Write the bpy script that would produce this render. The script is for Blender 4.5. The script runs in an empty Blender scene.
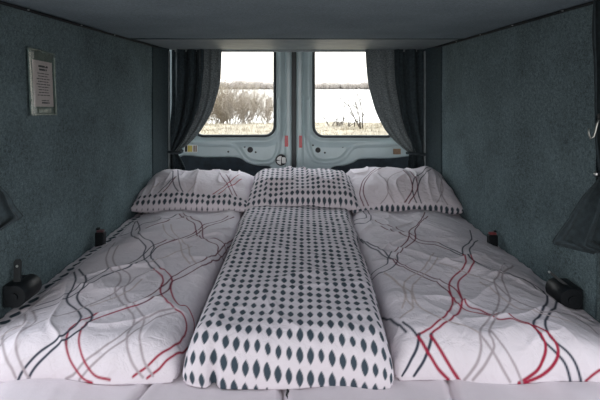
import bpy, bmesh, math, random
import numpy as np
from mathutils import Vector, Matrix
random.seed(7)
rng = np.random.default_rng(7)
scene = bpy.context.scene
col = scene.collection
PI = math.pi

# ------------------------------------------------------------------ camera
F, CX, HY, ZC = 446.0, 297.0, 88.0, 1.40
def W(px, py, d):
    return Vector(((px - CX) / F * d, d, ZC - (py - HY) / F * d))
cam = bpy.data.cameras.new('camera'); cam.sensor_width = 36; cam.lens = F / 600 * 36
cam.shift_x = (300 - CX) / 600; cam.shift_y = -(200 - HY) / 600
cam.clip_start = .02; cam.clip_end = 5000
co = bpy.data.objects.new('camera', cam); col.objects.link(co)
co.location = (0, 0, ZC); co.rotation_euler = (PI / 2, 0, 0); scene.camera = co
vs = scene.view_settings
vs.view_transform = 'Standard'; vs.look = 'None'; vs.gamma = 1; vs.use_curve_mapping = False; vs.exposure = .08

# ------------------------------------------------------------------ noise
def _h(ix, iy, seed):
    n = (ix.astype(np.int64) * 374761393 + iy.astype(np.int64) * 668265263 + seed * 974634777) & 0xffffffff
    n = ((n ^ (n >> 13)) * 1274126177) & 0xffffffff
    return ((n ^ (n >> 16)) & 0xffff) / 65535.0 * 2 - 1
def vnoise(x, y, seed=0):
    x = np.asarray(x, float); y = np.asarray(y, float)
    ix = np.floor(x); iy = np.floor(y); fx = x - ix; fy = y - iy
    ux = fx * fx * fx * (fx * (fx * 6 - 15) + 10); uy = fy * fy * fy * (fy * (fy * 6 - 15) + 10)
    a = _h(ix, iy, seed); b = _h(ix + 1, iy, seed); c = _h(ix, iy + 1, seed); d = _h(ix + 1, iy + 1, seed)
    return (a * (1 - ux) + b * ux) * (1 - uy) + (c * (1 - ux) + d * ux) * uy
def sstep(a, b, x):
    t = np.clip((x - a) / (b - a), 0, 1); return t * t * (3 - 2 * t)
def srgb(r, g, b):
    f = lambda c: (c / 255 / 12.92) if c / 255 < .04045 else ((c / 255 + .055) / 1.055) ** 2.4
    return (f(r), f(g), f(b))

# ------------------------------------------------------------------ materials
def new_mat(name):
    m = bpy.data.materials.new(name); m.use_nodes = True
    nt = m.node_tree; b = nt.nodes['Principled BSDF']
    return m, nt, b
def mat(name, c, rough=.6, metal=0., noise=0., scale=40., bump=0., bscale=None, spec=.5, c2=None):
    m, nt, b = new_mat(name)
    b.inputs['Base Color'].default_value = (*c, 1); b.inputs['Roughness'].default_value = rough
    b.inputs['Metallic'].default_value = metal; b.inputs['Specular IOR Level'].default_value = spec
    tc = nt.nodes.new('ShaderNodeTexCoord')
    n = nt.nodes.new('ShaderNodeTexNoise'); n.inputs['Scale'].default_value = scale; n.inputs['Detail'].default_value = 5
    nt.links.new(tc.outputs['Object'], n.inputs['Vector'])
    if noise or c2:
        r = nt.nodes.new('ShaderNodeValToRGB')
        lo = tuple(x * (1 - noise) for x in c); hi = c2 or tuple(min(1, x * (1 + noise)) for x in c)
        r.color_ramp.elements[0].position = .32; r.color_ramp.elements[1].position = .68
        r.color_ramp.elements[0].color = (*lo, 1); r.color_ramp.elements[1].color = (*hi, 1)
        nt.links.new(n.outputs['Fac'], r.inputs['Fac']); nt.links.new(r.outputs['Color'], b.inputs['Base Color'])
    if bump:
        n2 = nt.nodes.new('ShaderNodeTexNoise'); n2.inputs['Scale'].default_value = bscale or scale * 3; n2.inputs['Detail'].default_value = 4
        nt.links.new(tc.outputs['Object'], n2.inputs['Vector'])
        bp = nt.nodes.new('ShaderNodeBump'); bp.inputs['Strength'].default_value = bump; bp.inputs['Distance'].default_value = .004
        nt.links.new(n2.outputs['Fac'], bp.inputs['Height']); nt.links.new(bp.outputs['Normal'], b.inputs['Normal'])
    return m
def carpet(name, c, var=.35):
    m, nt, b = new_mat(name)
    b.inputs['Roughness'].default_value = 1; b.inputs['Specular IOR Level'].default_value = .1
    tc = nt.nodes.new('ShaderNodeTexCoord')
    def nz(s, d=4):
        n = nt.nodes.new('ShaderNodeTexNoise'); n.inputs['Scale'].default_value = s; n.inputs['Detail'].default_value = d
        nt.links.new(tc.outputs['Object'], n.inputs['Vector']); return n
    fine, mid, big = nz(260), nz(90), nz(5)
    def mth(op, a, bb):
        k = nt.nodes.new('ShaderNodeMath'); k.operation = op
        for i, x in enumerate((a, bb)):
            if isinstance(x, (int, float)): k.inputs[i].default_value = x
            else: nt.links.new(x, k.inputs[i])
        return k.outputs[0]
    s = mth('ADD', mth('MULTIPLY', fine.outputs['Fac'], .5), mth('ADD', mth('MULTIPLY', mid.outputs['Fac'], .28), mth('MULTIPLY', big.outputs['Fac'], .22)))
    r = nt.nodes.new('ShaderNodeValToRGB')
    r.color_ramp.elements[0].position = .38; r.color_ramp.elements[1].position = .62
    r.color_ramp.elements[0].color = (*[x * (1 - var) for x in c], 1); r.color_ramp.elements[1].color = (*[x * (1 + var) for x in c], 1)
    nt.links.new(s, r.inputs['Fac']); nt.links.new(r.outputs['Color'], b.inputs['Base Color'])
    bp = nt.nodes.new('ShaderNodeBump'); bp.inputs['Strength'].default_value = .6; bp.inputs['Distance'].default_value = .004
    nt.links.new(s, bp.inputs['Height']); nt.links.new(bp.outputs['Normal'], b.inputs['Normal'])
    return m
def print_mat(name):
    m, nt, b = new_mat(name)
    b.inputs['Roughness'].default_value = .85; b.inputs['Specular IOR Level'].default_value = .2
    a = nt.nodes.new('ShaderNodeAttribute'); a.attribute_name = 'print'
    nt.links.new(a.outputs['Color'], b.inputs['Base Color'])
    tc = nt.nodes.new('ShaderNodeTexCoord')
    n = nt.nodes.new('ShaderNodeTexNoise'); n.inputs['Scale'].default_value = 26; n.inputs['Detail'].default_value = 5; n.inputs['Distortion'].default_value = .6
    nt.links.new(tc.outputs['Object'], n.inputs['Vector'])
    bp = nt.nodes.new('ShaderNodeBump'); bp.inputs['Strength'].default_value = .6; bp.inputs['Distance'].default_value = .014
    nt.links.new(n.outputs['Fac'], bp.inputs['Height']); nt.links.new(bp.outputs['Normal'], b.inputs['Normal'])
    return m

M = {}
M['carpet'] = carpet('wall_carpet', (.132, .178, .190), .5)
M['bunk'] = carpet('bunk_carpet', (.205, .250, .274), .25)
M['board'] = mat('bunk_rear_board', (.21, .245, .26), .55, noise=.12, scale=12)
M['darktrim'] = mat('dark_rubber', (.008, .012, .014), .7, noise=.2, scale=60)
M['pillar'] = mat('pillar_cloth', (.035, .056, .064), .9, noise=.25, scale=90, bump=.3)
M['edge'] = mat('pale_edge', (.27, .31, .32), .5, noise=.15, scale=30)
M['screw'] = mat('bright_metal', (.55, .57, .56), .28, 1, noise=.08, scale=80)
M['door'] = mat('door_paint', (.43, .54, .56), .3, noise=.05, scale=8)
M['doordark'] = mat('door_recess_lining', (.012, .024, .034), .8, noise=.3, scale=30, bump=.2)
M['seal'] = mat('window_rubber', (.012, .020, .024), .5, noise=.2, scale=50)
M['red'] = mat('red_reflector', (.42, .035, .05), .3, noise=.15, scale=120)
M['black'] = mat('black_plastic', (.006, .008, .010), .45, noise=.25, scale=60, spec=.3)
M['white'] = mat('white_plastic', (.75, .78, .76), .5, noise=.05, scale=60)
M['yellow'] = mat('label_yellow', (.55, .47, .12), .6, noise=.1, scale=100)
M['brown'] = mat('label_brown', (.20, .13, .08), .6, noise=.2, scale=100)
M['curtain'] = mat('curtain_cloth', (.030, .046, .053), .95, noise=.35, scale=70, bump=.5, bscale=300)
M['lining'] = mat('curtain_lining', (.13, .155, .16), .8, scale=150, noise=.55, bump=.5, bscale=260)
M['sheet'] = mat('fitted_sheet', (.60, .54, .58), .9, noise=.03, scale=12, bump=.3, bscale=40)
M['wood'] = mat('bed_box_wood', (.20, .14, .09), .6, noise=.3, scale=14)
M['floor'] = mat('floor_vinyl', (.10, .10, .10), .6, noise=.3, scale=25)
M['roof'] = mat('roof_lining', (.25, .27, .28), .8, noise=.1, scale=20)
M['vanbody'] = mat('van_bodywork', (.30, .36, .38), .4, noise=.05, scale=6)
M['print'] = print_mat('printed_cotton')
M['paper'] = mat('notice_paper', (.64, .57, .60), .8, noise=.06, scale=30)
M['ink'] = mat('notice_ink', (.05, .05, .06), .8, noise=.2, scale=200)
M['backing'] = mat('notice_backing', (.055, .10, .095), .5, noise=.3, scale=30)
M['sleeve'] = mat('sleeve_edge', (.20, .26, .25), .25, noise=.35, scale=45)
M['ground'] = mat('dry_bank', (.24, .205, .15), 1, noise=.35, scale=1.1)
M['grass'] = mat('dry_grass', (.30, .255, .18), 1, noise=.3, scale=3)
M['twig'] = mat('bare_twig', (.26, .215, .165), .9, noise=.3, scale=9)
M['twigdark'] = mat('dark_twig', (.05, .04, .032), .9, noise=.3, scale=9)
M['twigpale'] = mat('pale_twig', (.36, .315, .25), .9, noise=.3, scale=9)
M['trees'] = mat('far_wood', (.27, .24, .215), 1, noise=.12, scale=.05)
M['flap'] = mat('side_curtain_cloth', (.016, .026, .031), .95, noise=.3, scale=70, bump=.4, bscale=300)
M['hook'] = mat('dull_chrome', (.30, .31, .29), .3, 1, noise=.1, scale=80)
M['tie'] = mat('tie_band', (.018, .028, .033), .8, noise=.3, scale=90)
# clear window glass and clear plastic: mostly straight-through, a little reflection
def clear(name, refl, tint):
    m, nt, b = new_mat(name); nt.nodes.remove(b)
    t = nt.nodes.new('ShaderNodeBsdfTransparent'); t.inputs['Color'].default_value = (*tint, 1)
    g = nt.nodes.new('ShaderNodeBsdfGlossy'); g.inputs['Roughness'].default_value = .04
    mx = nt.nodes.new('ShaderNodeMixShader'); mx.inputs['Fac'].default_value = refl
    nt.links.new(t.outputs[0], mx.inputs[1]); nt.links.new(g.outputs[0], mx.inputs[2])
    nt.links.new(mx.outputs[0], nt.nodes['Material Output'].inputs['Surface'])
    return m
M['glass'] = clear('window_glass', .012, (.97, .97, .95))
M['plastic'] = clear('clear_plastic', .035, (.95, .95, .93))
m, nt, b = new_mat('lake_water')
b.inputs['Base Color'].default_value = (.55, .55, .54, 1); b.inputs['Roughness'].default_value = .12; b.inputs['IOR'].default_value = 1.33
tc = nt.nodes.new('ShaderNodeTexCoord'); n = nt.nodes.new('ShaderNodeTexNoise'); n.inputs['Scale'].default_value = .8
nt.links.new(tc.outputs['Object'], n.inputs['Vector'])
bp = nt.nodes.new('ShaderNodeBump'); bp.inputs['Strength'].default_value = .05
nt.links.new(n.outputs['Fac'], bp.inputs['Height']); nt.links.new(bp.outputs['Normal'], b.inputs['Normal'])
M['water'] = m

# ------------------------------------------------------------------ object helpers
def tag(o, label=None, cat=None, group=None, kind=None):
    if label: o['label'] = label
    if cat: o['category'] = cat
    if group: o['group'] = group
    if kind: o['kind'] = kind
    return o
def empty(name, loc=(0, 0, 0)):
    o = bpy.data.objects.new(name, None); col.objects.link(o); o.location = loc; o.empty_display_size = .05; return o
def parent_keep(o, p):
    o.parent = p
    if p is not None:
        q, mw = p, Matrix.Identity(4)
        chain = []
        while q is not None: chain.append(q); q = q.parent
        for q in reversed(chain):
            mw = mw @ q.matrix_parent_inverse @ q.matrix_basis
        o.matrix_parent_inverse = mw.inverted()
def link(name, me, m, parent=None, smooth=True):
    o = bpy.data.objects.new(name, me); col.objects.link(o)
    if m is not None: me.materials.append(m)
    if smooth:
        for p in me.polygons: p.use_smooth = True
    if parent is not None: parent_keep(o, parent)
    return o
def obj(name, bm, m, parent=None, smooth=False):
    bmesh.ops.recalc_face_normals(bm, faces=bm.faces[:])
    me = bpy.data.meshes.new(name); bm.to_mesh(me); bm.free()
    return link(name, me, m, parent, smooth)
def BM(): return bmesh.new()
def box(bm, x0, x1, y0, y1, z0, z1, bev=0, seg=2):
    r = bmesh.ops.create_cube(bm, size=1)
    for v in r['verts']:
        v.co = Vector((x0 + (v.co.x + .5) * (x1 - x0), y0 + (v.co.y + .5) * (y1 - y0), z0 + (v.co.z + .5) * (z1 - z0)))
    if bev:
        es = list({e for v in r['verts'] for e in v.link_edges})
        bmesh.ops.bevel(bm, geom=es, offset=bev, segments=seg, profile=.5, affect='EDGES')
    return bm
def tube(bm, pts, rad, n=8, closed=False):
    pts = [Vector(p) for p in pts]; N = len(pts)
    rads = rad if isinstance(rad, (list, tuple)) else [rad] * N
    rings = []; up0 = None
    for i in range(N):
        a = pts[(i - 1) % N] if (closed or i) else pts[i]; b = pts[(i + 1) % N] if (closed or i < N - 1) else pts[i]
        t = (b - a).normalized()
        if up0 is None: up0 = Vector((0, 0, 1)) if abs(t.z) < .9 else Vector((1, 0, 0))
        s = t.cross(up0)
        if s.length < 1e-5: s = t.cross(Vector((.3, 1, .2)))
        s.normalize(); up = s.cross(t).normalized(); up0 = up
        rings.append([bm.verts.new(pts[i] + rads[i] * (s * math.cos(2 * PI * k / n) + up * math.sin(2 * PI * k / n))) for k in range(n)])
    for i in range(N if closed else N - 1):
        A, B = rings[i], rings[(i + 1) % N]
        for k in range(n):
            bm.faces.new((A[k], A[(k + 1) % n], B[(k + 1) % n], B[k]))
    if not closed and n > 2:
        bm.faces.new(rings[0][::-1]); bm.faces.new(rings[-1])
    return bm
def cyl(bm, p0, p1, r0, r1=None, n=20):
    return tube(bm, [p0, p1], [r0, r0 if r1 is None else r1], n)
def prism(bm, pts2, fn0, fn1):
    a = [bm.verts.new(fn0(p)) for p in pts2]; b = [bm.verts.new(fn1(p)) for p in pts2]
    bm.faces.new(a); bm.faces.new(b[::-1])
    for i in range(len(a)):
        j = (i + 1) % len(a); bm.faces.new((a[j], a[i], b[i], b[j]))
    return bm
def rrect(x0, x1, z0, z1, r, n=8):
    P = []
    for cx, cz, a0 in ((x1 - r, z1 - r, 0), (x0 + r, z1 - r, PI / 2), (x0 + r, z0 + r, PI), (x1 - r, z0 + r, 1.5 * PI)):
        for k in range(n + 1):
            a = a0 + PI / 2 * k / n; P.append((cx + r * math.cos(a), cz + r * math.sin(a)))
    return P
def dome(bm, c, axis, r, h, n=12):
    axis = Vector(axis).normalized()
    pts = [Vector(c) + axis * h * k / 4 for k in range(5)]
    return tube(bm, pts, [r, r * .96, r * .82, r * .55, r * .1], n)
def np_mesh(name, V, faces, colors=None):
    me = bpy.data.meshes.new(name)
    me.vertices.add(len(V)); me.vertices.foreach_set('co', np.asarray(V, np.float32).ravel())
    quads = np.asarray([], int)
    nl = sum(len(f) for f in faces) if not isinstance(faces, np.ndarray) else faces.size
    if isinstance(faces, np.ndarray):
        loops = faces.ravel(); starts = np.arange(0, faces.size, faces.shape[1])
    else:
        loops = np.fromiter((i for f in faces for i in f), int); starts = np.cumsum([0] + [len(f) for f in faces[:-1]])
    me.loops.add(nl); me.polygons.add(len(starts))
    me.loops.foreach_set('vertex_index', loops.astype(np.int32)); me.polygons.foreach_set('loop_start', starts.astype(np.int32))
    me.update(calc_edges=True); me.validate()
    if colors is not None:
        at = me.color_attributes.new('print', 'FLOAT_COLOR', 'POINT')
        c4 = np.ones((len(V), 4), np.float32); c4[:, :3] = colors
        at.data.foreach_set('color', c4.ravel())
    return me
def grid_faces(nu, nv, off=0, flip=False):
    i, j = np.meshgrid(np.arange(nu - 1), np.arange(nv - 1), indexing='ij')
    a = (i * nv + j).ravel(); q = np.stack([a, a + nv, a + nv + 1, a + 1], 1) + off
    return q[:, ::-1] if flip else q

# ------------------------------------------------------------------ prints
WHITE = np.array(srgb(211, 204, 211)); NAVY = np.array(srgb(50, 56, 70)); CRIM = np.array(srgb(146, 30, 56))
TAUP = np.array(srgb(160, 150, 155)); TAN = np.array(srgb(186, 172, 172)); DOT = np.array(srgb(58, 70, 80))
PLUM = np.array(srgb(96, 40, 58))
COLS = dict(N=NAVY, R=CRIM, G=TAUP, T=TAN, P=PLUM)
def dots(u, v, pu=.0253, pv=.041, skew=0., w=.0088, h=.0172):
    """lens-shaped leaves on a grid; returns coverage"""
    uu = u / pu; iu = np.floor(uu); du = (uu - iu - .5) * pu
    vv = (v + skew * u) / pv + .02 * _h(iu, iu * 0, 3); iv = np.floor(vv); dv = (vv - iv - .5) * pv
    j = 1 + .12 * _h(iu, iv, 11)
    q = np.clip(np.abs(dv) / (h * j), 0, 1)
    half = w * j * (1 - q ** 1.8)
    return sstep(.0014, -.0014, np.abs(du) - half) * (np.abs(dv) < h * j)
def paint_lines(u, v, lines, base):
    c = base
    for key, wid, pts in lines:
        P = np.asarray(pts, float)
        # smooth polyline (Catmull-Rom)
        Q = []
        for i in range(len(P) - 1):
            p0 = P[max(i - 1, 0)]; p1 = P[i]; p2 = P[i + 1]; p3 = P[min(i + 2, len(P) - 1)]
            for t in np.linspace(0, 1, 7)[:-1]:
                Q.append(.5 * (2 * p1 + (p2 - p0) * t + (2 * p0 - 5 * p1 + 4 * p2 - p3) * t * t + (3 * p1 - p0 - 3 * p2 + p3) * t ** 3))
        Q.append(P[-1]); Q = np.array(Q)
        d = np.full(u.shape, 9.)
        for a, b in zip(Q[:-1], Q[1:]):
            lo = np.minimum(a, b) - .012; hi = np.maximum(a, b) + .012
            k = np.nonzero((u > lo[0]) & (u < hi[0]) & (v > lo[1]) & (v < hi[1]))[0]
            if not len(k): continue
            ab = b - a; L = ab @ ab + 1e-12
            t = np.clip(((u[k] - a[0]) * ab[0] + (v[k] - a[1]) * ab[1]) / L, 0, 1)
            dd = np.hypot(u[k] - a[0] - t * ab[0], v[k] - a[1] - t * ab[1])
            d[k] = np.minimum(d[k], dd)
        wid = max(wid * .9, .0052)
        f = sstep(wid / 2 + .0019, wid / 2 - .0019, d)[:, None]
        c = c * (1 - f) + COLS[key] * f
    return c

#@@LINES
LINES_L = [('P',.005,[(.274,1.235),(.337,1.145),(.383,1.086),(.419,.965),(.455,.871),(.514,.802),(.553,.781),(.57,.722),(.625,.76)]),('P',.005,[(.292,1.243),(.345,1.168),(.403,1.104),(.437,1.016),(.468,.876),(.5,.834),(.539,.833),(.575,.833),(.593,.811),(.625,.802)]),('P',.0045,[(.526,1.209),(.488,1.139),(.44,1.063),(.428,.966),(.404,.918),(.368,.858),(.326,.802),(.301,.754)]),('P',.0045,[(.557,1.222),(.505,1.122),(.458,1.038),(.443,.956),(.416,.906),(.38,.844),(.338,.788),(.319,.721)]),('N',.0045,[(.301,.754),(.287,.689),(.279,.616),(.27,.562),(.236,.522),(.207,.465),(.185,.4),(.166,.338),(.128,.331),(.079,.332)]),('N',.0045,[(.319,.721),(.313,.666),(.302,.611),(.287,.536),(.249,.49),(.23,.427),(.211,.371),(.188,.318),(.164,.287),(.089,.294)]),('N',.0055,[(.076,1.194),(.071,1.181),(.121,.996),(.179,.859),(.242,.785),(.274,.737),(.285,.679),(.322,.597),(.373,.525)]),('N',.0055,[(.076,1.194),(.153,1.015),(.196,.874),(.236,.825),(.273,.801),(.308,.731),(.311,.685),(.338,.614),(.391,.537)]),('R',.006,[(.373,.525),(.399,.498),(.434,.428),(.443,.374),(.455,.335),(.492,.27),(.522,.237),(.546,.232),(.564,.216),(.577,.182),(.576,.125),(.556,.084),(.53,.054),(.51,.034),(.477,.013)]),('R',.006,[(.391,.537),(.435,.491),(.458,.446),(.468,.395),(.485,.349),(.525,.268),(.547,.279),(.57,.263),(.59,.25),(.605,.224),(.613,.192),(.609,.152),(.595,.107),(.573,.074),(.553,.049),(.535,.027),(.511,.01)]),('T',.0055,[(.245,1.06),(.295,.92),(.347,.86),(.389,.813),(.433,.674),(.488,.573)]),('T',.0055,[(.282,1.06),(.318,.948),(.376,.861),(.434,.764),(.469,.649),(.509,.573)]),('G',.006,[(.092,.886),(.131,.732),(.158,.642),(.229,.508),(.267,.488),(.293,.435),(.306,.359),(.331,.321),(.386,.246),(.416,.209),(.434,.168),(.439,.113),(.445,.088),(.455,.063),(.473,.036),(.501,.012)]),('G',.006,[(.148,.791),(.162,.713),(.188,.631),(.247,.528),(.299,.492),(.32,.441),(.332,.366),(.371,.294),(.419,.239),(.453,.189),(.464,.143),(.475,.092),(.488,.063),(.503,.038),(.525,.014)]),('G',.006,[(.522,.237),(.49,.211),(.469,.191),(.453,.181),(.438,.158),(.423,.102),(.387,.065),(.355,.037),(.332,.01),(.312,.0)]),('G',.006,[(.53,.226),(.491,.189),(.465,.148),(.444,.098),(.431,.081),(.392,.049),(.363,.019),(.346,.0)]),('P',.005,[(.625,1.057),(.588,.905),(.571,.775),(.557,.678),(.527,.591),(.49,.546),(.46,.487),(.452,.469),(.447,.395),(.429,.315),(.402,.27)]),('P',.005,[(.625,1.023),(.601,.874),(.595,.771),(.56,.61),(.523,.527),(.484,.474),(.461,.433),(.467,.37),(.447,.294),(.413,.257)]),('R',.0055,[(.402,.27),(.363,.252),(.326,.231),(.309,.196),(.293,.159),(.286,.142),(.286,.115),(.298,.071),(.315,.039),(.337,.019),(.359,.004),(.38,.0)]),('R',.0055,[(.413,.257),(.38,.238),(.341,.209),(.32,.177),(.315,.136),(.313,.127),(.325,.083),(.343,.053),(.364,.031),(.389,.014),(.423,.007)]),('N',.0068,[(.073,.574),(.137,.457),(.162,.389),(.175,.333),(.19,.296),(.216,.262),(.258,.227),(.286,.179),(.291,.131),(.277,.087),(.246,.057),(.214,.022),(.202,.0)]),('N',.0068,[(.083,.589),(.171,.455),(.201,.379),(.203,.343),(.215,.306),(.245,.267),(.283,.239),(.31,.192),(.318,.139),(.299,.092),(.269,.058),(.236,.02),(.224,.0)]),('G',.006,[(.073,.287),(.13,.19),(.104,.18),(.102,.15),(.141,.083),(.171,.041),(.187,.022),(.197,.005)]),('G',.006,[(.094,.29),(.16,.192),(.169,.15),(.169,.113),(.175,.082),(.189,.054),(.208,.028),(.227,.0)]),('G',.005,[(.134,.083),(.133,.118),(.164,.134),(.187,.164),(.24,.215),(.263,.272),(.305,.34),(.329,.423),(.333,.483),(.381,.521)]),('T',.005,[(.095,.145),(.115,.17),(.155,.174)]),('T',.005,[(.27,.268),(.318,.32),(.348,.371),(.356,.455)]),('T',.005,[(.341,.583),(.372,.622),(.408,.679),(.449,.767)]),('N',.0045,[(.268,1.236),(.216,1.108),(.133,1.1),(.129,.986),(.062,.973),(.038,.944)]),('P',.004,[(.306,1.206),(.242,1.086),(.185,1.002)])]
LINES_R = [('P',.0055,[(.417,1.25),(.351,1.095),(.27,.955),(.238,.83),(.2,.761),(.145,.689)]),('P',.0055,[(.416,1.19),(.306,.994),(.272,.855),(.252,.798),(.196,.722),(.156,.645)]),('N',.0055,[(.145,.689),(.123,.645),(.107,.576),(.065,.57),(.039,.572)]),('N',.0055,[(.156,.645),(.143,.579),(.101,.525),(.064,.529),(.033,.54)]),('P',.005,[(.125,1.169),(.17,1.047),(.218,.962),(.252,.868),(.28,.815),(.343,.806),(.358,.789)]),('P',.005,[(.147,1.021),(.206,.895),(.254,.808),(.28,.782),(.335,.778),(.373,.724)]),('N',.0048,[(.358,.789),(.39,.702),(.406,.58),(.437,.519),(.492,.493),(.547,.483),(.568,.461),(.577,.435)]),('N',.0048,[(.373,.724),(.406,.562),(.434,.494),(.501,.482),(.554,.471),(.552,.407)]),('N',.007,[(.577,.435),(.558,.377),(.521,.308),(.456,.208),(.401,.136),(.391,.115),(.39,.084),(.399,.071),(.416,.053),(.431,.031),(.439,.0)]),('N',.007,[(.594,.382),(.56,.331),(.517,.264),(.455,.18),(.424,.127),(.415,.092),(.426,.074),(.444,.053),(.455,.031),(.462,.001)]),('N',.0055,[(.583,1.073),(.516,.881),(.43,.74),(.398,.65)]),('N',.0055,[(.555,.911),(.455,.735),(.411,.606)]),('R',.006,[(.398,.65),(.375,.553),(.349,.508),(.298,.453),(.267,.391),(.246,.292),(.231,.24),(.193,.163),(.152,.118),(.127,.104),(.112,.098)]),('R',.006,[(.411,.606),(.401,.548),(.367,.495),(.316,.438),(.292,.383),(.271,.283),(.25,.227),(.212,.159),(.171,.116),(.148,.101),(.139,.094)]),('N',.0078,[(.112,.098),(.11,.091),(.101,.068),(.08,.043),(.05,.014)]),('N',.0078,[(.139,.094),(.139,.088),(.128,.063),(.111,.035),(.087,.009)]),('N',.005,[(.027,.998),(.078,.823),(.118,.705),(.138,.608)]),('N',.005,[(.037,.946),(.086,.752),(.127,.642)]),('P',.005,[(.138,.608),(.164,.533),(.209,.493),(.245,.434),(.272,.398)]),('P',.005,[(.127,.642),(.145,.54),(.198,.477),(.237,.405),(.252,.349)]),('R',.0055,[(.272,.398),(.279,.351),(.27,.246),(.296,.214),(.314,.179),(.343,.176),(.359,.144),(.385,.116)]),('R',.0055,[(.252,.349),(.247,.259),(.261,.218),(.298,.192),(.317,.15),(.347,.145),(.369,.123),(.395,.114)]),('R',.008,[(.385,.116),(.393,.089),(.397,.07),(.389,.049),(.369,.025),(.347,.012),(.32,.0)]),('R',.008,[(.396,.116),(.409,.102),(.422,.081),(.423,.058),(.409,.034),(.379,.013),(.333,.0)]),('R',.0085,[(.106,.096),(.113,.083),(.124,.054),(.144,.023),(.167,.0)]),('R',.0085,[(.138,.09),(.143,.08),(.157,.052),(.172,.028),(.19,.0)]),('N',.0062,[(.017,.295),(.057,.19),(.083,.114)]),('N',.0062,[(.082,.151),(.106,.096)]),('T',.0055,[(.303,.693),(.237,.553),(.187,.485),(.161,.457),(.128,.383),(.114,.279),(.092,.214)]),('T',.0055,[(.295,.609),(.252,.532),(.203,.47),(.154,.377),(.135,.282),(.139,.212),(.173,.145),(.23,.122),(.252,.105)]),('T',.0055,[(.086,.519),(.112,.399),(.12,.358),(.111,.26),(.12,.206),(.079,.171)]),('T',.0055,[(.083,.503),(.089,.495),(.112,.393),(.134,.323),(.12,.206)]),('T',.0055,[(.286,.558),(.336,.499),(.383,.447)]),('G',.006,[(.549,.643),(.456,.476),(.411,.406),(.388,.317),(.361,.257),(.312,.174),(.269,.127),(.254,.097),(.247,.066),(.23,.033),(.202,.001)]),('G',.006,[(.57,.624),(.533,.569),(.457,.457),(.418,.325),(.401,.274),(.359,.216),(.283,.114),(.278,.081),(.275,.064),(.256,.043),(.22,.003)]),('G',.0055,[(.38,.44),(.407,.383),(.411,.297),(.432,.245),(.463,.21),(.564,.277),(.585,.249),(.578,.171)]),('T',.0055,[(.37,.413),(.385,.344),(.393,.269),(.406,.223),(.447,.2),(.499,.2),(.548,.197)]),('G',.006,[(.254,.099),(.269,.06),(.285,.029),(.3,.003)]),('G',.006,[(.28,.11),(.293,.077),(.31,.042),(.327,.001)]),('R',.004,[(.473,.0),(.506,.028)]),('N',.005,[(.125,1.353),(.13,1.206),(.092,1.091),(.029,1.188)]),('N',.005,[(.101,1.327),(.103,1.188),(.033,1.223)])]
LINES_PL = [('N',.0062,[(.168,.3),(.203,.151),(.246,.079),(.281,.031)]),('N',.0062,[(.179,.371),(.237,.149),(.273,.075),(.3,.04)]),('N',.0055,[(.198,.196),(.154,.103),(.106,.032)]),('P',.0055,[(.21,.219),(.18,.106),(.138,.033)]),('P',.0062,[(.436,.321),(.487,.206),(.522,.107),(.562,.035)]),('P',.0062,[(.467,.35),(.526,.159),(.583,.036)]),('R',.006,[(.551,.338),(.5,.191),(.447,.096),(.402,.04)]),('R',.006,[(.572,.266),(.516,.153),(.47,.086),(.428,.043)]),('T',.0055,[(.33,.146),(.292,.062)]),('T',.0055,[(.12,.192),(.084,.076)])]
LINES_PR = [('P',.006,[(.184,.411),(.101,.288),(.063,.174),(.049,.102),(.06,.034),(.074,.005)]),('P',.006,[(.216,.396),(.134,.315),(.082,.184),(.071,.095),(.09,.017),(.104,.004)]),('G',.0055,[(.179,.311),(.203,.178),(.197,.073),(.148,.018)]),('G',.0055,[(.313,.29),(.235,.236),(.2,.123),(.205,.056),(.232,.011)]),('G',.0055,[(.527,.313),(.508,.131),(.443,.014)]),('G',.0055,[(.577,.361),(.493,.119),(.507,.017)]),('N',.0062,[(.507,.403),(.395,.247),(.346,.15),(.332,.078),(.344,.014)]),('N',.0062,[(.532,.387),(.433,.26),(.381,.156),(.36,.08),(.37,.011)]),('P',.006,[(.322,.304),(.34,.149),(.321,.077),(.269,.011)]),('P',.006,[(.367,.351),(.371,.162),(.35,.085),(.296,.017)])]
#@@END

# ------------------------------------------------------------------ bed
ZM = .700   # mattress top
bed = empty('bed', (0, 1.9, 0))
tag(bed, 'wide bed with a pale fitted sheet filling the van from wall to wall', 'bed')
bm = BM(); box(bm, -.87, .87, .99, 2.98, .04, .50, .006); obj('bed_base', bm, M['wood'], bed)
# mattress with a soft front edge and a few creases
def mattress():
    nu, nv = 300, 120
    U = np.linspace(0, 1, nu); e = np.linspace(0, 1, nv)
    s, t = np.meshgrid(U, e, indexing='ij')
    y = .955 + 2.02 * t ** 2.2; x = -.868 + 1.736 * s
    d = np.clip((y - .955) / .03, 0, 1)
    z = ZM - .03 * (1 - np.sqrt(1 - (1 - d) ** 2))
    z = z + .004 * vnoise(x * 9, y * 7, 5) + .002 * vnoise(x * 30, y * 12, 6)
    for cx, sl in ((-.352, .25), (-.035, -.12), (.36, .1)):
        k = np.abs(x - cx - sl * (y - 1.05)); z = z - .012 * np.exp(-(k / .006) ** 2) + .004 * np.exp(-((k - .02) / .012) ** 2)
    V = np.stack([x, y, z], -1).reshape(-1, 3); n = len(V)
    Fs = [tuple(q) for q in grid_faces(nu, nv)]
    # sides and bottom
    loop = [i * nv for i in range(nu)] + [(nu - 1) * nv + j for j in range(1, nv)] + [i * nv + nv - 1 for i in range(nu - 2, -1, -1)] + [j for j in range(nv - 2, 0, -1)]
    low = V[loop].copy(); low[:, 2] = .50
    V2 = np.vstack([V, low]); m_ = len(loop)
    for k in range(m_):
        k2 = (k + 1) % m_; Fs.append((loop[k], n + k, n + k2, loop[k2]))
    Fs.append(tuple(n + k for k in range(m_))[::-1])
    me = np_mesh('mattress', V2, Fs)
    return link('mattress', me, M['sheet'], bed)
mattress()
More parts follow.
